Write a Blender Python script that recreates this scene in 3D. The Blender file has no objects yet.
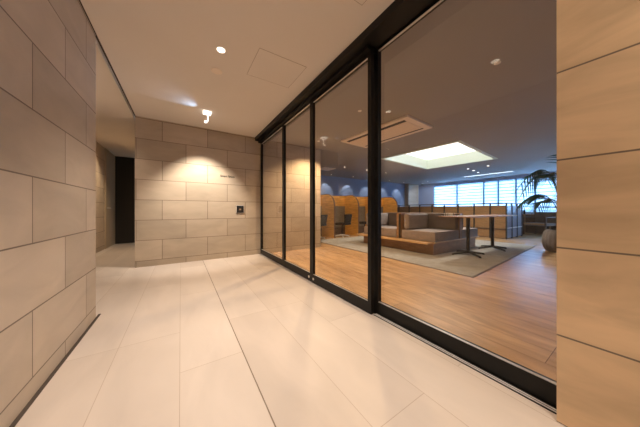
import bpy, bmesh, math, random
from mathutils import Vector, Matrix
random.seed(7)
S = bpy.context.scene
COL = S.collection
PI = math.pi
H = 2.5            # ceiling height
GX = 1.5           # glass line

# ------------------------------------------------------------------ camera
cam_d = bpy.data.cameras.new('camera')
cam = bpy.data.objects.new('camera', cam_d); COL.objects.link(cam)
cam.location = (0, 0, 0.95)
cam.rotation_euler = (PI/2, 0, -math.radians(32.8))
cam_d.sensor_width = 36; cam_d.lens = 36*216/640
cam_d.shift_y = -3.5/640
cam_d.clip_start = 0.02
S.camera = cam
# ------------------------------------------------------------------ world: pale blue daylight outside the windows
w = bpy.data.worlds.new('daylight'); S.world = w; w.use_nodes = True
bg = w.node_tree.nodes['Background']
bg.inputs[0].default_value = (0.55, 0.79, 1.0, 1); bg.inputs[1].default_value = 1.5
S.view_settings.view_transform = 'Standard'; S.view_settings.look = 'None'
S.view_settings.gamma = 1; S.view_settings.use_curve_mapping = False
S.view_settings.exposure = 0.1
WARM = (1.0, 0.85, 0.70)

def area(name, loc, rot, sx, sy, power, color):
    l = bpy.data.lights.new(name, 'AREA'); l.shape = 'RECTANGLE'; l.size = sx; l.size_y = sy
    l.energy = power; l.color = color
    o = bpy.data.objects.new(name, l); COL.objects.link(o); o.location = loc; o.rotation_euler = rot
    return o
# bright sky light just outside the window band, shining in through glass and blinds
area('window_daylight', (12.95, 2.85, 1.62), (0, PI/2, 0), 1.7, 8.6, 620, (0.30, 0.56, 1.0))

# ------------------------------------------------------------------ materials
def mat(name, col, rough=0.6, metal=0.0, spec=0.5, emit=None, es=0):
    m = bpy.data.materials.new(name); m.use_nodes = True
    b = m.node_tree.nodes['Principled BSDF']
    b.inputs['Base Color'].default_value = (*col, 1); b.inputs['Roughness'].default_value = rough
    b.inputs['Metallic'].default_value = metal; b.inputs['Specular IOR Level'].default_value = spec
    if emit:
        b.inputs['Emission Color'].default_value = (*emit, 1); b.inputs['Emission Strength'].default_value = es
    return m

def vary(m, scale=(4, 4, 4), amount=0.25, detail=4, bump=0.0, bscale=200):
    """multiply base colour by gentle noise; optional fine bump"""
    nt = m.node_tree; N = nt.nodes; L = nt.links; b = N['Principled BSDF']
    tc = N.new('ShaderNodeTexCoord'); mp = N.new('ShaderNodeMapping'); mp.inputs['Scale'].default_value = scale
    no = N.new('ShaderNodeTexNoise'); no.inputs['Scale'].default_value = 1; no.inputs['Detail'].default_value = detail
    L.new(tc.outputs['Object'], mp.inputs[0]); L.new(mp.outputs[0], no.inputs['Vector'])
    mr = N.new('ShaderNodeMapRange'); mr.inputs['From Min'].default_value = .3; mr.inputs['From Max'].default_value = .7
    mr.inputs['To Min'].default_value = 1-amount; mr.inputs['To Max'].default_value = 1+amount
    L.new(no.outputs['Fac'], mr.inputs['Value'])
    hs = N.new('ShaderNodeMix'); hs.data_type = 'RGBA'; hs.blend_type = 'MULTIPLY'; hs.inputs[0].default_value = 1
    hs.inputs[6].default_value = b.inputs['Base Color'].default_value
    L.new(mr.outputs[0], hs.inputs[7]); L.new(hs.outputs[2], b.inputs['Base Color'])
    if bump:
        n2 = N.new('ShaderNodeTexNoise'); n2.inputs['Scale'].default_value = bscale
        L.new(tc.outputs['Object'], n2.inputs['Vector'])
        bp = N.new('ShaderNodeBump'); bp.inputs['Strength'].default_value = bump; bp.inputs['Distance'].default_value = .002
        L.new(n2.outputs['Fac'], bp.inputs['Height']); L.new(bp.outputs[0], b.inputs['Normal'])
    return m

def block_mat(name, plane, u0, v0, bw, rh, c1, c2, mortar, msize=.004, offset=.5, freq=2, rough=.55,
              vein=(2.5, 6), vamt=.09, spec=.4, bump=.4):
    """block / plank pattern in real metres on a wall ('x': plane x=const, 'y': plane y=const) or floor ('f','g')"""
    m = bpy.data.materials.new(name); m.use_nodes = True
    nt = m.node_tree; N = nt.nodes; L = nt.links; b = N['Principled BSDF']
    tc = N.new('ShaderNodeTexCoord'); sp = N.new('ShaderNodeSeparateXYZ'); L.new(tc.outputs['Object'], sp.inputs[0])
    cb = N.new('ShaderNodeCombineXYZ')
    src = {'x': ('Y', 'Z'), 'y': ('X', 'Z'), 'f': ('Y', 'X')}[plane]
    for k, (ax, off) in enumerate(zip(src, (u0, v0))):
        a = N.new('ShaderNodeMath'); a.operation = 'ADD'; a.inputs[1].default_value = off
        L.new(sp.outputs[ax], a.inputs[0]); L.new(a.outputs[0], cb.inputs[k])
    br = N.new('ShaderNodeTexBrick')
    br.offset = offset; br.offset_frequency = freq; br.squash = 1
    br.inputs['Color1'].default_value = (*c1, 1); br.inputs['Color2'].default_value = (*c2, 1)
    br.inputs['Mortar'].default_value = (*mortar, 1)
    br.inputs['Scale'].default_value = 1; br.inputs['Mortar Size'].default_value = msize
    br.inputs['Mortar Smooth'].default_value = .2; br.inputs['Bias'].default_value = 0
    br.inputs['Brick Width'].default_value = bw; br.inputs['Row Height'].default_value = rh
    L.new(cb.outputs[0], br.inputs['Vector'])
    mp = N.new('ShaderNodeMapping'); mp.inputs['Scale'].default_value = (vein[0], vein[1], 1)
    L.new(cb.outputs[0], mp.inputs[0])
    no = N.new('ShaderNodeTexNoise'); no.inputs['Scale'].default_value = 1; no.inputs['Detail'].default_value = 6
    no.inputs['Distortion'].default_value = .6
    L.new(mp.outputs[0], no.inputs['Vector'])
    mr = N.new('ShaderNodeMapRange'); mr.inputs['From Min'].default_value = .3; mr.inputs['From Max'].default_value = .7
    mr.inputs['To Min'].default_value = 1-vamt; mr.inputs['To Max'].default_value = 1+vamt
    L.new(no.outputs['Fac'], mr.inputs['Value'])
    mx = N.new('ShaderNodeMix'); mx.data_type = 'RGBA'; mx.blend_type = 'MULTIPLY'; mx.inputs[0].default_value = 1
    L.new(br.outputs['Color'], mx.inputs[6]); L.new(mr.outputs[0], mx.inputs[7])
    L.new(mx.outputs[2], b.inputs['Base Color'])
    bp = N.new('ShaderNodeBump'); bp.inputs['Strength'].default_value = bump; bp.inputs['Distance'].default_value = .003
    bp.invert = True
    L.new(br.outputs['Fac'], bp.inputs['Height']); L.new(bp.outputs[0], b.inputs['Normal'])
    b.inputs['Roughness'].default_value = rough; b.inputs['Specular IOR Level'].default_value = spec
    return m

ST1, ST2, STM = (.53, .43, .325), (.42, .34, .255), (.17, .125, .09)
M = {}
M['stone_left'] = block_mat('stone_left', 'x', -1.34, -.10+3.4, .74, .34, ST1, ST2, STM)
M['stone_far'] = block_mat('stone_far', 'y', .27+.35+7, -.10+3.4, .70, .34, ST1, ST2, STM)
M['stone_pass'] = block_mat('stone_pass', 'x', .2, -.10+3.4, .74, .34, ST1, ST2, STM)
M['stone_right'] = block_mat('stone_right', 'x', .5, .391*4-.391*4, 1.8, .391, (.64, .45, .275), (.59, .415, .25), STM, vein=(2.2, 7), vamt=.2)
M['stone_floor'] = block_mat('stone_floor', 'f', 3.4, .355*3-.35+.355, 1.35, .355, (.62, .55, .50), (.53, .46, .41), (.42, .34, .28),
                             msize=.0018, offset=.37, freq=3, rough=.38, vein=(1.5, 4), vamt=.07, bump=.15)
M['wood_floor'] = block_mat('wood_floor', 'f', 7.13, .0, 1.5, .19, (.60, .385, .205), (.47, .285, .145), (.16, .09, .045),
                            msize=.002, offset=.31, freq=3, rough=.27, vein=(2.6, 11), vamt=.24, bump=.2)
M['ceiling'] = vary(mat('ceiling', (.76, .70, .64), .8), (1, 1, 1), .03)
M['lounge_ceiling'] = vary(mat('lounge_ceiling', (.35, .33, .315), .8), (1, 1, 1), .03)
M['blue_wall'] = vary(mat('blue_wall', (.24, .29, .40), .8), (2, 2, 2), .05)
M['pale_wall'] = vary(mat('pale_wall', (.52, .61, .86), .8), (2, 2, 2), .04)  # blue cast of the light is put into this wall colour
M['column'] = vary(mat('column', (.55, .42, .30), .7), (2, 2, 8), .08)
M['black'] = vary(mat('black_frame', (.007, .0065, .006), .45, 0, .3), (30, 30, 30), .1)
M['dark'] = mat('dark', (.015, .013, .012), .5)
M['slot'] = mat('slot_dark', (.06, .045, .035), .7)
M['steel'] = mat('steel', (.75, .73, .70), .32, .7)
M['orange_wood'] = vary(mat('orange_wood', (.66, .34, .085), .45), (3, 3, 22), .22)
M['orange_wood_edge'] = vary(mat('orange_wood_edge', (.16, .075, .03), .5), (3, 3, 30), .2)
M['panel_wood'] = vary(mat('panel_wood', (.31, .165, .07), .45), (3, 3, 22), .15)
M['brown_wood'] = vary(mat('brown_wood', (.36, .19, .085), .5), (6, 6, 24), .2)
M['dark_wood'] = vary(mat('dark_wood', (.10, .06, .04), .5), (6, 6, 24), .2)
M['ledge_wood'] = vary(mat('ledge_wood', (.62, .37, .17), .4), (24, 3, 24), .15)
M['fabric_grey'] = vary(mat('fabric_grey', (.31, .25, .225), .95, 0, .2), (9, 9, 9), .08, 4, .5, 500)
M['fabric_brown'] = vary(mat('fabric_brown', (.20, .155, .125), .95, 0, .2), (9, 9, 9), .08, 4, .5, 500)
M['fabric_panel'] = vary(mat('fabric_panel', (.20, .16, .12), .95, 0, .2), (9, 9, 9), .08, 4, .5, 500)
M['fabric_dark'] = mat('fabric_dark', (.035, .028, .024), .9, 0, .2)
M['rug'] = vary(mat('rug', (.35, .325, .295), 1, 0, .1), (6, 6, 6), .12, 6, .8, 700)
M['ac_panel'] = mat('ac_panel', (.90, .78, .68), .5)
M['white'] = mat('white_plastic', (.85, .83, .80), .4)
M['glow_white'] = mat('glow_white', (.9, .88, .85), .4, emit=(1, .93, .85), es=2.0)  # lit brightness of the spotlight's plate and stem put into emission
M['glow_warm'] = mat('glow_warm', (1, .9, .8), .4, emit=(1, .86, .7), es=5)
M['coffer_light'] = mat('coffer_light', (.8, .8, .7), .6, emit=(1.0, .99, .92), es=1.7)
M['coffer_side'] = mat('coffer_side', (.72, .79, .74), .7)
M['slat'] = mat('slat', (.85, .88, .92), .8)
M['planter'] = vary(mat('planter', (.16, .12, .10), .8), (8, 8, 8), .1)
M['soil'] = mat('soil', (.03, .02, .015), 1)
M['leaf'] = vary(mat('leaf', (.03, .12, .085), .45), (12, 12, 12), .3)
M['stem'] = mat('stem', (.10, .15, .05), .6)
M['glass_ware'] = mat('glass_ware', (.75, .78, .80), .15)
M['door_grey'] = vary(mat('door_grey', (.44, .35, .24), .6), (2, 2, 2), .05)

# translucent blind slats
nt = M['slat'].node_tree; b = nt.nodes['Principled BSDF']; out = nt.nodes['Material Output']
tl = nt.nodes.new('ShaderNodeBsdfTranslucent'); tl.inputs[0].default_value = (.9, .95, 1, 1)
mx = nt.nodes.new('ShaderNodeMixShader'); mx.inputs[0].default_value = .6
nt.links.new(b.outputs[0], mx.inputs[1]); nt.links.new(tl.outputs[0], mx.inputs[2]); nt.links.new(mx.outputs[0], out.inputs[0])
M['batten'] = mat('batten', (.30, .50, .72), .7)
# clear glazing: fresnel reflection over transparency
g = bpy.data.materials.new('clear_glass'); g.use_nodes = True; nt = g.node_tree
nt.nodes.remove(nt.nodes['Principled BSDF']); out = nt.nodes['Material Output']
tr = nt.nodes.new('ShaderNodeBsdfTransparent'); tr.inputs[0].default_value = (.975, .98, .975, 1)
gl = nt.nodes.new('ShaderNodeBsdfGlossy'); gl.inputs['Roughness'].default_value = .01
fr = nt.nodes.new('ShaderNodeFresnel'); ge = nt.nodes.new('ShaderNodeNewGeometry')
ir = nt.nodes.new('ShaderNodeMapRange'); ir.inputs['To Min'].default_value = 1.42; ir.inputs['To Max'].default_value = 1/1.42
nt.links.new(ge.outputs['Backfacing'], ir.inputs['Value']); nt.links.new(ir.outputs[0], fr.inputs[0])
mx = nt.nodes.new('ShaderNodeMixShader')
nt.links.new(fr.outputs[0], mx.inputs[0]); nt.links.new(tr.outputs[0], mx.inputs[1]); nt.links.new(gl.outputs[0], mx.inputs[2])
nt.links.new(mx.outputs[0], out.inputs[0]); M['glass'] = g

# ------------------------------------------------------------------ helpers
def bx(bm, x0, x1, y0, y1, z0, z1, bev=0, seg=2):
    r = bmesh.ops.create_cube(bm, size=1)
    v = r['verts']
    bmesh.ops.scale(bm, vec=(x1-x0, y1-y0, z1-z0), verts=v)
    bmesh.ops.translate(bm, vec=((x0+x1)/2, (y0+y1)/2, (z0+z1)/2), verts=v)
    if bev:
        e = list({e for q in v for e in q.link_edges})
        bmesh.ops.bevel(bm, geom=e, offset=bev, segments=seg, affect='EDGES', profile=.6)
def box(*a, **k):
    bm = bmesh.new(); bx(bm, *a, **k); return bm
def boxes(L, bev=0):
    bm = bmesh.new()
    for a in L: bx(bm, *a, bev=bev)
    return bm
def cyl(bm, p0, p1, r0, r1=None, n=16):
    p0 = Vector(p0); p1 = Vector(p1); r1 = r0 if r1 is None else r1
    d = p1-p0; q = Vector((0, 0, 1)).rotation_difference(d.normalized())
    mtx = Matrix.Translation((p0+p1)/2) @ q.to_matrix().to_4x4()
    bmesh.ops.create_cone(bm, cap_ends=True, segments=n, radius1=r0, radius2=r1, depth=d.length, matrix=mtx)
def lathe(bm, prof, c=(0, 0), n=32, rib=0, ribs=0):
    rings = []
    for r, z in prof:
        ring = []
        for i in range(n):
            a = 2*PI*i/n; rr = r*(1+rib*(math.cos(a*ribs) if ribs else 0))
            ring.append(bm.verts.new((c[0]+rr*math.cos(a), c[1]+rr*math.sin(a), z)))
        rings.append(ring)
    for A, B in zip(rings, rings[1:]):
        for i in range(n): bm.faces.new((A[i], A[(i+1) % n], B[(i+1) % n], B[i]))
    bm.faces.new(list(reversed(rings[0]))); bm.faces.new(rings[-1])
def obj(name, bm, m, parent=None, smooth=False):
    bmesh.ops.recalc_face_normals(bm, faces=bm.faces)
    me = bpy.data.meshes.new(name); bm.to_mesh(me); bm.free()
    me.materials.append(M[m] if isinstance(m, str) else m)
    if smooth:
        for p in me.polygons: p.use_smooth = True
        me.set_sharp_from_angle(angle=math.radians(40))
    o = bpy.data.objects.new(name, me); COL.objects.link(o)
    if parent: o.parent = parent; o.matrix_parent_inverse = Matrix.Translation(-parent.location) if parent.type == 'EMPTY' and parent.get('_w') else Matrix()
    return o
def struct(name, bm, m, parent=None):
    o = obj(name, bm, m, parent)
    if not parent: o['kind'] = 'structure'
    return o
def tag(o, label, cat, group=None):
    o['label'] = label; o['category'] = cat
    if group: o['group'] = group
    return o
def thing(name, label, cat, loc, rz=0, group=None):
    o = bpy.data.objects.new(name, None); COL.objects.link(o); o.empty_display_size = .1
    o.location = loc; o.rotation_euler = (0, 0, rz)
    return tag(o, label, cat, group)
def dup(root, loc, rz=None, label=None):
    r = root.copy(); COL.objects.link(r); r.location = loc
    if rz is not None: r.rotation_euler = (0, 0, rz)
    if label: r['label'] = label
    for ch in list(root.children):
        c = ch.copy(); COL.objects.link(c); c.parent = r
        for gch in list(ch.children):
            d = gch.copy(); COL.objects.link(d); d.parent = c
    return r
def spot(name, parent, loc, aim, power, angle, blend=.5, color=WARM, r=.03):
    l = bpy.data.lights.new(name, 'SPOT'); l.energy = power; l.color = color; l.spot_size = math.radians(angle)
    l.spot_blend = blend; l.shadow_soft_size = r
    o = bpy.data.objects.new(name, l); COL.objects.link(o)
    o.location = loc; o.rotation_euler = Vector(aim).to_track_quat('-Z', 'Y').to_euler()
    if parent: o.parent = parent
    return o

# ------------------------------------------------------------------ the shell
struct('floor', box(-1.75, 1.49, -2.6, 8.4, -.1, 0), 'stone_floor')
struct('floor', box(1.56, 12.8, -2.6, 8.2, -.1, 0), 'wood_floor')
struct('trim_1', boxes([(1.49, 1.56, -2.6, 8.2, -.1, -.012)]), 'black')          # sunken door track bed
struct('trim_2', boxes([(1.474, 1.480, .15, 1.38, 0, .006), (1.489, 1.496, .15, 1.38, 0, .006)]), mat('aluminium', (.92, .90, .87), .35, .2))
struct('trim_9', boxes([(1.466, 1.474, .15, 1.38, 0, .003), (1.480, 1.489, .15, 1.38, 0, .003), (1.496, 1.512, .15, 1.38, -.01, .003)]), 'black')
struct('trim_3', box(.346, .352, -2.6, 4.63, -.0004, .0006), mat('joint', (.20, .15, .11), .7))        # expansion joint
struct('trim_4', box(-.632, -.612, -2.6, 2.75, -.0004, .001), 'slot')             # shadow gap at the left wall
struct('trim_5', boxes([(1.60, 12.0, 8.07, 8.1, 0, .08)]), 'dark_wood')
struct('wall_left', box(-.93, -.632, -2.6, 2.68, 0, H), 'stone_left')
struct('wall_far', box(-.635, 3.0, 4.63, 8.1, 0, H), 'stone_far')
struct('wall_right', box(1.42, 1.75, -2.6, .24, 0, H), 'stone_right')
struct('wall_passage', boxes([(-1.75, -1.56, 1.5, 7.27, 0, H), (-1.56, -.93, 1.4, 1.5, 0, H)]), 'stone_pass')
struct('wall_behind', box(-.93, 12.8, -2.75, -2.6, 0, H), 'stone_far')
struct('wall_lounge', box(3.0, 12.8, 8.1, 8.25, 0, H), 'blue_wall')
struct('wall_window', boxes([(12.6, 12.8, -2.6, 8.1, 0, .86), (12.6, 12.8, -2.6, 8.1, 2.36, H), (12.6, 12.8, 7.1, 8.1, .86, 2.36),
                             (12.6, 12.8, -2.6, -1.4, .86, 2.36)]), 'pale_wall')
struct('column', box(11.25, 12.25, 7.85, 8.1, 0, H), 'column')
struct('ceiling', box(-.632, 1.55, -2.6, 4.63, H, H+.1), 'ceiling')
struct('ceiling', box(-1.75, -.65, 1.4, 8.4, H-.04, H+.1), 'ceiling')
struct('trim_6', boxes([(-.650, -.640, -2.6, 4.63, H-.045, H+.05)]), 'steel')
struct('trim_7', boxes([(-.640, -.625, -2.6, 4.63, H-.004, H+.02)]), 'slot')
def poly(bm, pts, z0, z1):
    a = [bm.verts.new((x, y, z0)) for x, y in pts]; c = [bm.verts.new((x, y, z1)) for x, y in pts]
    n = len(pts); bm.faces.new(c); bm.faces.new(list(reversed(a)))
    for i in range(n): bm.faces.new((a[i], a[(i+1) % n], c[(i+1) % n], c[i]))
CC, CR, CX, CY = (6.53, 3.53), math.radians(4.5), 1.36, 1.03      # coffer centre, turn, half sizes
def cof(x, y): return (CC[0]+x*math.cos(CR)-y*math.sin(CR), CC[1]+x*math.sin(CR)+y*math.cos(CR))
hole = [cof(-CX-.03, -CY-.03), cof(CX+.03, -CY-.03), cof(CX+.03, CY+.03), cof(-CX-.03, CY+.03)]
outer = [(1.55, -2.6), (12.8, -2.6), (12.8, 8.2), (1.55, 8.2)]
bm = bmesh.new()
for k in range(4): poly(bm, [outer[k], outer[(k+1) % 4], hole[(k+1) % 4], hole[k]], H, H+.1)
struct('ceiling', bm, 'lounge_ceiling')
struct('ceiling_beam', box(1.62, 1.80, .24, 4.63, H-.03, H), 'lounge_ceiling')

# passage doors
d = struct('door_4', box(-1.60, -1.545, 7.27, 8.2, 0, 2.46), 'door_grey')
bm = bmesh.new(); cyl(bm, (-1.545, 7.42, 1.0), (-1.50, 7.42, 1.0), .012); bx(bm, -1.51, -1.495, 7.41, 7.53, .99, 1.01)
obj('door_handle', bm, 'steel', d)
d = struct('door_5', box(-1.56, -.635, 8.2, 8.26, 0, 2.46), 'dark')
bm = bmesh.new(); bx(bm, -.80, -.78, 8.16, 8.2, .9, 1.1); obj('door_handle', bm, 'black', d)

# ------------------------------------------------------------------ glazed screen with sliding doors
struct('trim_8', boxes([(1.33, 1.56, .10, 4.63, 2.43, H), (1.40, 1.53, 1.39, 4.63, 2.395, 2.43)]), 'black')
def leaf(name, x0, x1, y0, y1, z0, z1, st, rail, top, beadx):
    o = struct(name, boxes([(x0, x1, y0, y0+st, z0, z1), (x0, x1, y1-st, y1, z0, z1),
                            (x0, x1, y0+st, y1-st, z0, z0+rail), (x0, x1, y0+st, y1-st, z1-top, z1)]), 'black')
    xm = (x0+x1)/2
    obj('glass', box(xm-.0005, xm+.0005, y0+st, y1-st, z0+rail, z1-top), 'glass', o)
    obj('glazing_bead', boxes([(x0+.004, xm-.002, y0+st, y1-st, z1-top-.006, z1-top), (x0+.004, xm-.002, y0+st, y1-st, z0+rail, z0+rail+.004)]), 'steel', o)
    return o
l3 = leaf('door_3', 1.445, 1.479, 1.39, 2.452, .005, 2.395, .042, .105, .04, 0)
l2 = leaf('door_2', 1.449, 1.483, 2.456, 3.396, .005, 2.395, .042, .105, .02, 0)
l1 = leaf('door_1', 1.453, 1.493, 3.40, 4.63, .005, 2.395, .045, .10, .02, 0)
lf = leaf('window_1', 1.512, 1.555, .10, 1.435, -.012, 2.44, .065, .120, .03, 0)
for o, ys, x in ((l3, 2.40, 1.445), (l2, 2.52, 1.449)):
    bm = bmesh.new(); cyl(bm, (x, ys, .055), (x-.006, ys, .055), .016); obj('floor_guide', bm, 'steel', o)

# ------------------------------------------------------------------ window band
ys = [7.1, 5.83, 4.6, 4.02, 3.375, 2.75, 2.1, 1.45, .2, -1.4]
for i in range(len(ys)-1):
    a, bb = ys[i+1], ys[i]
    o = struct('window_%d' % (i+2), boxes([(12.62, 12.72, a, a+.03, .86, 2.36), (12.62, 12.72, bb-.03, bb, .86, 2.36),
                                         (12.62, 12.72, a+.03, bb-.03, .86, .89), (12.62, 12.72, a+.03, bb-.03, 2.33, 2.36)]), mat('window_frame', (.10, .22, .32), .5))
    obj('glass', box(12.69, 12.692, a+.03, bb-.03, .89, 2.33), 'glass', o)
    bm = bmesh.new()
    z = 2.31
    while z > .92:
        bx(bm, 12.60, 12.604, a+.035, bb-.035, z-.15, z); z -= .15
    for yy in (a+.15, bb-.15): bx(bm, 12.597, 12.599, yy, yy+.006, .92, 2.31)
    bl = obj('window_blind', bm, 'slat')
    bm = bmesh.new()
    for k in range(10): bx(bm, 12.590, 12.599, a+.035, bb-.035, 2.31-.15*k-.03, 2.31-.15*k)
    obj('batten', bm, 'batten', bl)
    if i > 6: bpy.data.objects.remove(bl.children[0])
    wh = ['leftmost window bay, beside the column wall', 'second window bay from the left', 'narrow third window bay from the left',
          'fourth window bay, above the right part of the partition', 'fifth window bay, at the corner of the partition', 'window bay above the counter, beside the palm tips', 'window bay behind the palm leaves', 'window bay hidden past the palm', 'last window bay to the right'][i]
    tag(bl, 'white slatted blind in the '+wh, 'blind', 'slatted blinds on the window wall')
    if i > 6: bpy.data.objects.remove(bl)

# ------------------------------------------------------------------ corridor ceiling fittings
def downlight(loc, label, group, power, angle, aim=(0, 0, -1), color=WARM, r=.045, lit=True, blend=.6):
    t = thing('downlight', label, 'ceiling light', loc, 0, group)
    bm = bmesh.new(); lathe(bm, [(r*.78, -.001), (r*.80, -.006), (r, -.005), (r*1.02, 0)], n=28); obj('trim_ring', bm, 'white', t, True)
    bm = bmesh.new(); lathe(bm, [(r*.74, -.0065), (r*.74, -.009)], n=24)
    obj('lens', bm, 'glow_warm' if lit else 'white', t)
    if power: spot('lamp', t, (0, 0, -.02), aim, power, angle, blend, color)
    return t
downlight((.326, 2.27, H), 'small round lit downlight in the corridor ceiling', 'corridor downlights', 170, 94, blend=1)
downlight((.326, .90, H), 'small round downlight overhead near the viewer in the corridor ceiling', 'corridor downlights', 140, 90, blend=1)
downlight((.326, -.7, H), 'small round downlight behind the viewer in the corridor ceiling', 'corridor downlights', 110, 86, blend=1)
downlight((.55, -1.1, H), 'added light behind the viewer aimed at the right-hand stone wall', 'corridor downlights', 110, 90, (.9, .95, -1.1), blend=1)  # extra lamp added to brighten the right wall
for y, lb in ((2.65, 'flat round beige cover plate beside the lit corridor downlight'), (1.28, 'flat round beige cover plate overhead in the corridor ceiling')):
    bm = bmesh.new(); lathe(bm, [(.058, 0), (.058, -.004), (.052, -.007)], c=(.335, y), n=28)
    o = obj('cover_plate', bm, mat('cover', (.82, .72, .62), .5)); o.location.z = H
    tag(o, lb, 'cover plate')
downlight((-.80, 6.3, H-.04), 'downlight in the side passage ceiling behind the stone wall', 'passage downlights', 95, 112, (-.4, -.1, -1), (1, .76, .50))
downlight((-1.25, 3.6, H-.04), 'downlight in the side passage ceiling behind the left wall end', 'passage downlights', 40, 130, (-.15, .3, -1))

# square-plate spotlight near the stone wall
t = thing('wall_washer_spotlight', 'square white ceiling spotlight with hanging stem washing the stone wall', 'spotlight', (.35, 3.84, H))
obj('mounting_plate', box(-.055, .055, -.055, .055, -.03, 0, bev=.004), 'glow_white', t)
bm = bmesh.new(); cyl(bm, (.01, 0, -.03), (.01, 0, -.15), .008)
cyl(bm, (.01, 0, -.145), (-.02, .0, -.158), .008); obj('stem', bm, 'glow_white', t)
bm = bmesh.new(); cyl(bm, (-.02, 0, -.14), (-.02, .006, -.175), .018, .022, 20); obj('lamp_head', bm, 'glow_white', t, True)
spot('lamp', t, (-.02, .02, -.20), (0, .47, -.88), 170, 80, .75, (1, .88, .74), .02)
spot('blue_glow_light', t, (-.085, -.06, -.10), (-1, -.7, .18), 5, 84, 1, (.45, .68, 1.0), .01)  # added blue light that makes the glow on the ceiling

for nm, (x0, x1, y0, y1), lb in (('access_panel', (.635, 1.145, 2.05, 2.52), 'square access panel outlined in the corridor ceiling by the glass wall'),
                                 ('access_panel', (.65, 1.15, .70, 1.20), 'access panel overhead in the corridor ceiling near the viewer')):
    t = thing(nm, lb, 'access panel', ((x0+x1)/2, (y0+y1)/2, H))
    hx, hy = (x1-x0)/2, (y1-y0)/2
    obj('panel', box(-hx, hx, -hy, hy, -.0016, .0), 'ceiling', t)
    e = .003
    obj('rim', boxes([(-hx-e, hx+e, -hy-e, -hy, -.002, 0), (-hx-e, hx+e, hy, hy+e, -.002, 0), (-hx-e, -hx, -hy, hy, -.002, 0), (hx, hx+e, -hy, hy, -.002, 0)]),
        mat('rim', (.34, .26, .20), .6), t)

# ------------------------------------------------------------------ sign and switch panel on the stone wall
cu = bpy.data.curves.new('sign_text', 'FONT'); cu.body = 'Smart Space'; cu.size = .054; cu.offset = .0006; cu.extrude = .0015; cu.align_x = 'CENTER'; cu.align_y = 'CENTER'
tmp = bpy.data.objects.new('tmp', cu); COL.objects.link(tmp)
me = bpy.data.meshes.new_from_object(tmp.evaluated_get(bpy.context.evaluated_depsgraph_get()))
bpy.data.objects.remove(tmp)
me.materials.append(M['black']) if not me.materials else None
me.materials[0] = M['black']
o = bpy.data.objects.new('wall_lettering', me); COL.objects.link(o)
o.location = (.785, 4.628, 1.62); o.rotation_euler = (PI/2, 0, 0)
tag(o, 'small dark lettering fixed to the stone wall above the intercom', 'sign')
t = thing('intercom_panel', 'small square black access panel on the far stone wall', 'intercom', (1.025, 4.63, .965))
obj('housing', box(-.078, .078, -.022, 0, -.08, .08, bev=.004), 'steel', t)
obj('face_plate', box(-.070, .066, -.027, -.022, -.070, .072, bev=.002), 'dark', t)
obj('reader_window', box(-.02, .015, -.029, -.027, -.02, .012), mat('reader', (.35, .22, .14), .3), t)

# ------------------------------------------------------------------ lounge ceiling
t = thing('recessed_light_coffer', 'large rectangular recessed ceiling coffer glowing pale green white', 'ceiling light', (CC[0], CC[1], H), CR)
x0, x1, y0, y1 = -CX, CX, -CY, CY
obj('coffer_side', boxes([(x0-.03, x0, y0-.03, y1+.03, .0, .36), (x1, x1+.03, y0-.03, y1+.03, .0, .36),
                          (x0, x1, y0-.03, y0, .0, .36), (x0, x1, y1, y1+.03, .0, .36)]), 'coffer_side', t)
obj('coffer_lip', boxes([(x0-.05, x0+.03, y0-.05, y1+.05, -.012, .015), (x1-.03, x1+.05, y0-.05, y1+.05, -.012, .015),
                         (x0+.03, x1-.03, y0-.05, y0+.03, -.012, .015), (x0+.03, x1-.03, y1-.03, y1+.05, -.012, .015)]), 'coffer_side', t)
obj('luminous_panel', box(x0, x1, y0, y1, .34, .36), 'coffer_light', t)
for (sx, sy) in ((-.5, -.15), (.45, -.15)):
    bm = bmesh.new(); cyl(bm, (sx, sy, .325), (sx, sy, .34), .03, .035); obj('coffer_spot', bm, 'steel', t)
    spot('lamp', t, (sx, sy, .30), (0, 0, -1), 150, 125, .6, (1, .95, .84), .04)

t = thing('ceiling_air_conditioner', 'beige rectangular ceiling air conditioner cassette with two dark slots', 'air conditioner', (3.45, 3.01, H), .06)
obj('face_panel', box(-.41, .41, -.81, .81, -.035, 0, bev=.006), 'ac_panel', t)
obj('air_slot', box(-.33, -.255, -.70, .70, -.039, -.034), 'dark', t)
obj('air_slot', box(.265, .300, -.70, .70, -.039, -.034), 'dark', t)
obj('intake_grille', boxes([(-.22, .24, -.70, .70, -.042, -.034)]+[(-.21+.04*k, -.205+.04*k, -.68, .68, -.044, -.042) for k in range(11)]), 'ac_panel', t)
t = thing('ceiling_vent', 'small square white slatted ceiling vent near the blue wall', 'vent', (4.6, 6.7, H))
obj('vent_frame', boxes([(-.26, .26, -.26, -.22, -.015, 0), (-.26, .26, .22, .26, -.015, 0), (-.26, -.22, -.22, .22, -.015, 0), (.22, .26, -.22, .22, -.015, 0)]), 'ac_panel', t)
obj('vent_slats', boxes([(-.22, .22, -.2+.06*k, -.17+.06*k, -.012, 0) for k in range(7)]), 'ac_panel', t)
t = thing('linear_ceiling_light', 'long thin white strip light recessed in the ceiling near the windows', 'ceiling light', (11.1, 3.95, H))
obj('housing', boxes([(-.1, -.07, -.9, .9, -.012, 0), (.07, .1, -.9, .9, -.012, 0), (-.07, .07, -.9, -.87, -.012, 0), (-.07, .07, .87, .9, -.012, 0)]), 'white', t)
obj('diffuser', box(-.07, .07, -.87, .87, -.008, 0), mat('linear', (.9, .9, .9), .5, emit=(.9, .95, 1), es=2.0), t)
COLD = (.75, .85, 1.0)
WORD = ['leftmost', 'second from the left', 'third from the left', 'fourth from the left', 'fifth from the left', 'rightmost, by the beige column']
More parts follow.
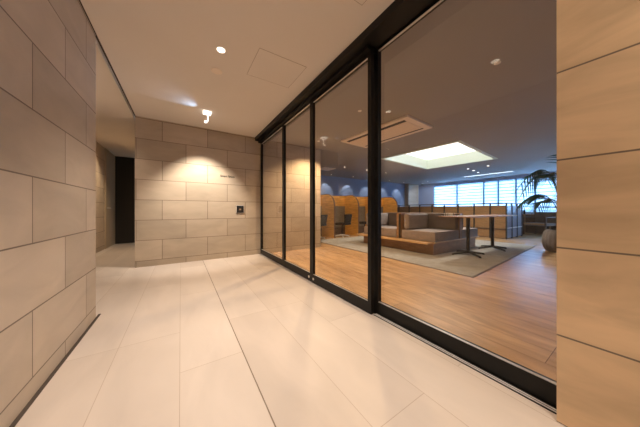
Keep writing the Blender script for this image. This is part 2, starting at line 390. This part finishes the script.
for i, x in enumerate((4.25, 5.5, 6.75, 8.0, 9.25, 10.5)):
    downlight((x, 7.62, H), 'small downlight washing the blue wall, '+WORD[i], 'wall washing downlights over the booths', 26, 64, (0, .50, -1), (.92, .95, 1), .025, blend=.3)
for i, x in enumerate((3.85, 4.95, 6.05, 7.15)):
    downlight((x, 6.05, H), 'small warm downlight over the '+['booth by the stone wall', 'second booth from the stone wall', 'booth behind the black door post', 'rightmost booth'][i], 'downlights above the booths', 55, 84, (0.1, .12, -1), (1, .74, .44), .025)
for x, y, lb in ((9.05, 3.8, 'leftmost of the row of three'), (9.65, 3.86, 'middle of the row of three'), (10.3, 3.95, 'rightmost of the row of three, by the strip light'),
                 (9.04, 3.17, 'set alone to the right of the row of three')):
    downlight((x, y, H), 'small ceiling light beyond the coffer, '+lb, 'downlights by the windows', 3, 90, color=(1, .85, .7), r=.045)
for x, y, p, lb in ((2.6, 4.1, 200, 'by the farthest glass door'), (2.35, 2.5, 90, 'by the middle glass door'), (2.8, .9, 50, 'inside the large fixed pane'), (5.0, .5, 40, 'toward the palm')):
    downlight((x, y, H), 'added lounge light over the wooden floor, '+lb, 'added lights over the wooden floor', p, 130, color=(1, .68, .38), r=.03, lit=False)  # added to warm and brighten the floor; lenses stay unlit
downlight((11.3, 6.7, H), 'added cool light in the far lounge corner before the beige column', 'downlights by the windows', 45, 120, (.6, .4, -1), (.80, .88, 1), .03)  # added to brighten the bluish wall beside the column
t = thing('dome_camera', 'tiny black dome camera on the ceiling beside the beige column', 'security camera', (11.9, 7.4, H))
bm = bmesh.new(); lathe(bm, [(.07, 0), (.07, -.03), (.06, -.035)], n=20); obj('mount', bm, 'white', t)
bm = bmesh.new(); lathe(bm, [(.055, -.03), (.055, -.05), (.04, -.08), (.015, -.095)], n=20); obj('dome', bm, 'dark', t, True)

# ------------------------------------------------------------------ rug
bm = bmesh.new()
RP = [(3.46, 1.40), (7.9, 1.72), (7.9, 5.75), (3.46, 5.75)]
t = thing('area_rug', 'large light grey rug under the sofas and tables on the wooden floor', 'rug', (0, 0, 0))
poly(bm, RP, .0005, .008); obj('pile', bm, 'rug', t)
bm = bmesh.new(); poly(bm, [(3.44, 1.375), (7.93, 1.70), (7.93, 5.78), (3.44, 5.78)], .0002, .005); obj('binding', bm, 'dark_wood', t)

# ------------------------------------------------------------------ wooden booths
def side_profile(bm, x, th, y0, y1, h, r):
    pts = [(y1, 0), (y0, 0), (y0, h-r)]
    for k in range(1, 13):
        a = PI - (PI/2)*k/12
        pts.append((y0+r+r*math.cos(a), h-r+r*math.sin(a)))
    pts.append((y1, h))
    A = [bm.verts.new((x, p[0], p[1])) for p in pts]; B = [bm.verts.new((x+th, p[0], p[1])) for p in pts]
    n = len(pts); bm.faces.new(A); bm.faces.new(list(reversed(B)))
    for i in range(n): bm.faces.new((A[i], A[(i+1) % n], B[(i+1) % n], B[i]))
def make_booth(loc, label):
    t = thing('work_booth', label, 'booth', loc, 0, 'wooden booths along the blue wall')
    bm = bmesh.new(); side_profile(bm, 1.055, .04, 0, .84, 1.5, .42); obj('side_panel', bm, 'orange_wood', t)
    # dark edge band following the curve
    bm = bmesh.new(); pts = [(0, 0), (0, 1.08)]+[(.42+.42*math.cos(PI-(PI/2)*k/12), 1.08+.42*math.sin(PI-(PI/2)*k/12)) for k in range(1, 13)]+[(.84, 1.5)]
    q = []
    for i, p in enumerate(pts):
        c = Vector((.42, 1.0)); d = Vector(p)
        if i < 2: nrm = Vector((-1, 0))
        elif i == len(pts)-1: nrm = Vector((0, 1))
        else: nrm = (d-Vector((.42, 1.08))).normalized()
        q.append(d+nrm*.012)
    for i in range(len(pts)-1):
        vs = []
        for xx in (1.050, 1.100):
            vs += [bm.verts.new((xx, pts[i][0], pts[i][1])), bm.verts.new((xx, pts[i+1][0], pts[i+1][1])), bm.verts.new((xx, q[i+1][0], q[i+1][1])), bm.verts.new((xx, q[i][0], q[i][1]))]
        bm.faces.new(vs[:4]); bm.faces.new(vs[4:][::-1])
        for a, c in ((0, 1), (1, 2), (2, 3), (3, 0)): bm.faces.new((vs[a], vs[c], vs[c+4], vs[a+4]))
    obj('edge_band', bm, 'orange_wood_edge', t)
    obj('back_panel', box(0.0, 1.055, .80, .84, 0, 1.5), 'orange_wood', t)
    obj('acoustic_panel', box(.02, 1.03, .73, .80, .28, 1.10, bev=.01), 'fabric_panel', t)
    obj('base_board', box(.0, 1.055, .76, .80, .0, .28), 'dark_wood', t)
    return t
XB = [3.3, 4.4, 5.5, 6.6]
names = ['orange wood booth with rounded side panel, nearest the stone wall end', 'second orange wood booth from the stone wall end',
         'third orange wood booth, behind the black door post', 'rightmost orange wood booth, left of the sofas']
b0 = make_booth((XB[0], 5.88, 0), names[0])
for x, n in zip(XB[1:], names[1:]): dup(b0, (x, 5.88, 0), label=n)
# swivel chairs in the booths
def star(bm, r, h=.05, n=4, a0=PI/4, th=.022):
    for k in range(n):
        a = a0+2*PI*k/n; c, s = math.cos(a), math.sin(a)
        cyl(bm, (0, 0, h), (r*c, r*s, .02), th, th*.6, 8)
        cyl(bm, (r*c, r*s, 0), (r*c, r*s, .025), th*.8, th*.7, 8)
def make_swivel(loc, rz, label):
    t = thing('swivel_chair', label, 'chair', loc, rz, 'swivel chairs in the wooden booths')
    bm = bmesh.new(); star(bm, .25, .07, 4); obj('star_base', bm, 'steel', t)
    bm = bmesh.new(); cyl(bm, (0, 0, .06), (0, 0, .42), .022); obj('column', bm, 'dark', t)
    obj('seat', box(-.24, .24, -.23, .23, .42, .50, bev=.03, seg=3), 'fabric_dark', t, True)
    bm = bmesh.new(); bx(bm, -.21, .21, -.27, -.21, .50, .80, bev=.025, seg=3)
    for v in bm.verts:
        if v.co.z < .7: v.co.x *= .8
        v.co.y -= (v.co.z-.5)*.1
    obj('backrest', bm, 'fabric_dark', t, True)
    return t
s0 = make_swivel((3.80, 6.08, 0), .3, 'dark swivel chair in the booth by the stone wall end')
dup(s0, (4.86, 6.08, 0), .25, 'dark swivel chair in the second booth from the stone wall')
dup(s0, (5.95, 6.05, 0), .1, 'dark swivel chair in the booth behind the black door post')
dup(s0, (7.05, 6.08, 0), .2, 'dark swivel chair in the rightmost booth')

# ------------------------------------------------------------------ sofas on a raised wooden ledge
t = thing('sofa_platform', 'low wooden platform with projecting light wood ledge carrying the sofas', 'platform', (4.2, 2.46, .008))
obj('ledge', boxes([(0, .24, .04, 2.16, .235, .270), (.20, 2.26, .0, 2.16, .242, .270)], bev=.004), 'ledge_wood', t)
obj('plinth', boxes([(.24, 2.18, .05, 2.10, 0, .240)]), 'brown_wood', t)
ZB = .2785
def sofa(name, label, x0, x1, y0, y1, back_right):
    cx, cy = (x0+x1)/2, (y0+y1)/2
    t = thing('bench_sofa', label, 'sofa', (cx, cy, ZB), 0)
    hx, hy = (x1-x0)/2, (y1-y0)/2
    obj('seat', box(-hx, hx, -hy, hy, 0, .205, bev=.012), 'fabric_grey', t, True)
    obj('back_cushion', box(-hx+.06, hx-.13, hy-.15, hy-.01, .215, .58, bev=.05, seg=4), 'fabric_grey', t, True)
    if back_right: obj('back_cushion', box(hx-.12, hx, -hy+.02, hy-.02, .21, .59, bev=.02, seg=3), 'fabric_brown', t, True)
    else: obj('back_cushion', box(-hx, -hx+.12, -hy+.02, hy-.02, .21, .59, bev=.02, seg=3), 'fabric_brown', t, True)
    return t
sofa('a', 'grey bench sofa at the near end of the platform with a pale back cushion', 4.43, 5.44, 2.47, 3.28, True)
sofa('b', 'short grey sofa seat behind the first table base, back to back with the near sofa', 5.58, 6.42, 2.47, 3.28, False)
sofa('c', 'grey bench sofa partly hidden by the black door post', 4.43, 5.44, 3.44, 4.54, True)
tag(obj('sofa_divider', box(5.45, 5.57, 2.46, 4.54, ZB, .875, bev=.006), 'brown_wood'), 'upright brown wood divider between the back-to-back sofas', 'divider')
t = thing('end_panel', 'upright dark wood end panel between the two sofa seats facing the glass', 'panel', (4.33, 3.36, .0))
tag(t, t['label'], 'panel')
obj('panel', box(.10, 1.11, -.06, .06, ZB, .88, bev=.004), 'brown_wood', t)
obj('dark_edge', box(.098, .100, -.056, .0, ZB, .86), 'dark', t)

# ------------------------------------------------------------------ tables
def make_table(loc, label):
    t = thing('pedestal_table', label, 'table', loc, 0, 'pedestal tables beside the sofas')
    obj('tabletop', box(-.61, .61, -.30, .30, .795, .818, bev=.004), 'brown_wood', t)
    bm = bmesh.new(); cyl(bm, (0, 0, .05), (0, 0, .79), .035, n=20); obj('pedestal', bm, 'dark', t, True)
    bm = bmesh.new(); star(bm, .33, .06, 4, PI/4+.25, .028); obj('star_base', bm, 'dark', t)
    obj('top_bracket', box(-.2, .2, -.03, .03, .78, .795), 'dark', t)
    return t
t0 = make_table((5.10, 2.14, .0085), 'wooden table on black pedestal, nearer one by the sofa corner')
t1 = dup(t0, (6.36, 2.14, .0085), label='wooden table on black pedestal, farther one toward the wooden partition')
# cluster of small white cards on the near table
for k in range(5):
    bm = bmesh.new(); bx(bm, -.035, .035, -.003, .003, 0, .055)
    o = obj('menu_card', bm, 'white'); o.location = (4.62+.05*k, 2.38-.012*k, .8268); o.rotation_euler = (0, 0, .5+.1*k)
    tag(o, 'small white card on the near table corner, '+['nearest the sofa cushion', 'second from the sofa cushion', 'middle of five', 'fourth from the sofa cushion', 'farthest right of five'][k], 'card', 'white cards on the near table')

# ------------------------------------------------------------------ wooden enclosure / partition
PX, PY0, PY1, PX2 = 8.89, 2.62, 7.3, 10.4
t = thing('slatted_partition', 'long waist-high wood panelled partition with dark metal posts and rail', 'partition', (PX, PY0, 0))
posts = [.0, .44, .92, 1.46, 1.97, 2.47, 3.03, 3.55, 4.12, 4.65]
for k in range(len(posts)-1):
    obj('panel', box(.02, .06, posts[k]+.02, posts[k+1]-.02, .03, 1.10), 'panel_wood', t)
for y in posts: obj('post', box(-.01, .04, y-.018, y+.018, 0, 1.18), 'dark', t)
obj('rail', box(-.02, .05, -.02, 4.67, 1.165, 1.19), 'dark', t)
obj('lower_rail', box(-.005, .03, 0, 4.65, .30, .33), 'dark_wood', t)
for x in (.5, 1.0, 1.5): obj('post', box(x-.02, x+.02, -.02, .03, 0, 1.18), 'dark', t)
for a, c in ((.03, .48), (.52, .98), (1.02, 1.48)): obj('panel', box(a, c, .0, .02, .03, 1.10), mat('side_panel', (.30, .30, .36), .25), t)
obj('rail', box(.05, 1.52, -.02, .03, 1.165, 1.19), 'dark', t)
obj('lower_rail', box(.03, 1.5, -.015, .0, .34, .37), 'steel', t)
obj('inner_back', box(1.46, 1.5, .03, 4.6, .03, 1.10), 'brown_wood', t)

# ------------------------------------------------------------------ window counter
t = thing('window_counter', 'long dark wood counter with light top running under the windows', 'counter', (12.1, 2.8, 0))
obj('counter_body', box(.04, .48, -4.0, 5.2, 0, .74), 'dark_wood', t)
obj('counter_top', box(0, .49, -4.05, 5.22, .74, .77, bev=.004), 'brown_wood', t)
for k in range(12): obj('front_post', box(.015, .04, -3.6+.75*k, -3.55+.75*k, 0, .74), 'brown_wood', t)
t = thing('table_lamp', 'small dark mushroom-shaped table lamp on the window counter by the partition', 'lamp', (12.3, 3.36, .7705))
bm = bmesh.new(); cyl(bm, (0, 0, 0), (0, 0, .012), .07); obj('base', bm, 'dark', t)
bm = bmesh.new(); cyl(bm, (0, 0, .01), (0, 0, .27), .012); obj('stem', bm, 'dark', t)
bm = bmesh.new(); lathe(bm, [(.12, .26), (.12, .28), (.02, .31)], n=20); obj('shade', bm, 'dark', t, True)
for y, h in ((3.14, .22), (3.02, .28)):
    bm = bmesh.new(); lathe(bm, [(.035, 0), (.038, h*.55), (.015, h*.7), (.014, h), ], n=16)
    o = obj('bottle', bm, 'dark', smooth=True); o.location = (12.3, y, .7705)
    tag(o, ('shorter' if h < .25 else 'taller')+' slim dark bottle on the counter right of the small lamp', 'bottle')

# chair at the counter
t = thing('counter_armchair', 'dark framed armchair with pale seat edge in front of the window counter', 'chair', (11.45, 2.35, 0), -.35)
for sx in (-.30, .30):
    obj('leg', box(sx-.02, sx+.02, -.36, -.32, 0, 1.04) if False else box(-.34, -.30, sx*1.15-.02, sx*1.15+.02, 0, .66), 'dark_wood', t)
    obj('leg', box(.26, .30, sx*1.15-.02, sx*1.15+.02, 0, 1.05), 'dark_wood', t)
    obj('armrest', box(-.35, .30, sx*1.15-.03, sx*1.15+.03, .66, .69, bev=.004), 'dark_wood', t)
obj('seat', box(-.34, .30, -.32, .32, .36, .46, bev=.02), 'fabric_grey', t, True)
obj('seat_edge', box(-.348, -.338, -.32, .32, .40, .455), 'ledge_wood', t)
obj('backrest', box(.22, .30, -.32, .32, .46, .86, bev=.02), 'fabric_brown', t, True)
obj('top_rail', box(.26, .30, -.35, .35, 1.02, 1.055), 'dark', t)

# ------------------------------------------------------------------ potted palm
PC = (7.22, 1.12)
t = thing('potted_palm', 'tall palm with arching feathery leaves in a brown ribbed pot', 'potted plant', (PC[0], PC[1], 0))
bm = bmesh.new()
prof = [(.20, 0), (.27, .02), (.315, .10), (.33, .22), (.325, .36), (.295, .46), (.25, .50), (.22, .50), (.21, .44)]
lathe(bm, prof, n=96, rib=.018, ribs=24); obj('pot', bm, 'planter', t, True)
bm = bmesh.new(); lathe(bm, [(.20, .44), (.20, .455)], n=32); obj('soil', bm, 'soil', t)
def frond(base, c1, c2, tip, nl=13, ll=.46, droop=.15):
    bm = bmesh.new(); base, c1, c2, tip = map(Vector, (base, c1, c2, tip))
    P = lambda s: base*(1-s)**3+c1*3*s*(1-s)**2+c2*3*s*s*(1-s)+tip*s**3
    n = 24
    for i in range(n):
        cyl(bm, P(i/n), P((i+1)/n), .011*(1-i/n)+.002, .011*(1-(i+1)/n)+.002, 6)
    for i in range(nl):
        s = .50+.50*i/(nl-1); p = P(s); d = (P(min(1, s+.01))-P(s-.01)).normalized()
        side = d.cross(Vector((0, 0, 1))).normalized()
        L = ll*(.55+.45*math.sin(PI*min(1, (i+3)/(nl+1))))*random.uniform(.88, 1.08)
        for sg in (-1, 1):
            out = (side*sg*.6+d*.62+Vector((0, 0, -.45))).normalized()
            w = .014; prev = None; wd = Vector((0, 0, .8))+side*-sg*.6; wd = (wd-out*wd.dot(out)).normalized()
            K = 7
            for k in range(K+1):
                q = k/K; c = p+out*L*q+Vector((0, 0, -droop*L*q*q))
                ww = w*(1-q**2)*min(1, .35+q*4)+.0006
                a = bm.verts.new(c+wd*ww); m_ = bm.verts.new(c+Vector((0, 0, -ww*.5))); e = bm.verts.new(c-wd*ww)
                if prev:
                    bm.faces.new((prev[0], prev[1], m_, a)); bm.faces.new((prev[1], prev[2], e, m_))
                prev = (a, m_, e)
    return bm
Lf = Vector((-.8406, .5417, 0)); Fw = Vector((.5417, .8406, 0))
def fr(l, f, top, reach, tipz, **k):
    d = Lf*l+Fw*f; d.normalize()
    return frond(Vector((0, 0, .44))+d*.03, d*.05+Vector((0, 0, top*1.05)), d*reach*.42+Vector((0, 0, top+.50)), d*reach+Vector((0, 0, tipz)), **k)
for a in ((1, .12, 1.72, .84, 1.56), (1, -.35, 1.55, .58, 1.60), (1, .5, 1.10, .72, 1.12), (1, -.1, .98, .62, 1.02), (.2, 1, 1.7, .8, 1.4), (-.7, .7, 1.7, .9, 1.4),
          (-.9, -.4, 1.5, .8, 1.3), (-.1, -1, 1.3, .7, 1.1), (-.5, .3, 1.2, .75, 1.1), (.1, -.2, 1.9, .4, 2.1)):
    obj('frond', fr(*a), 'leaf', t)
bm = bmesh.new()
for k in range(7):
    a = 2*PI*k/7; cyl(bm, (.03*math.cos(a), .03*math.sin(a), .44), (.04*math.cos(a), .04*math.sin(a), 1.2), .014, .011, 8)
obj('stems', bm, 'stem', t)
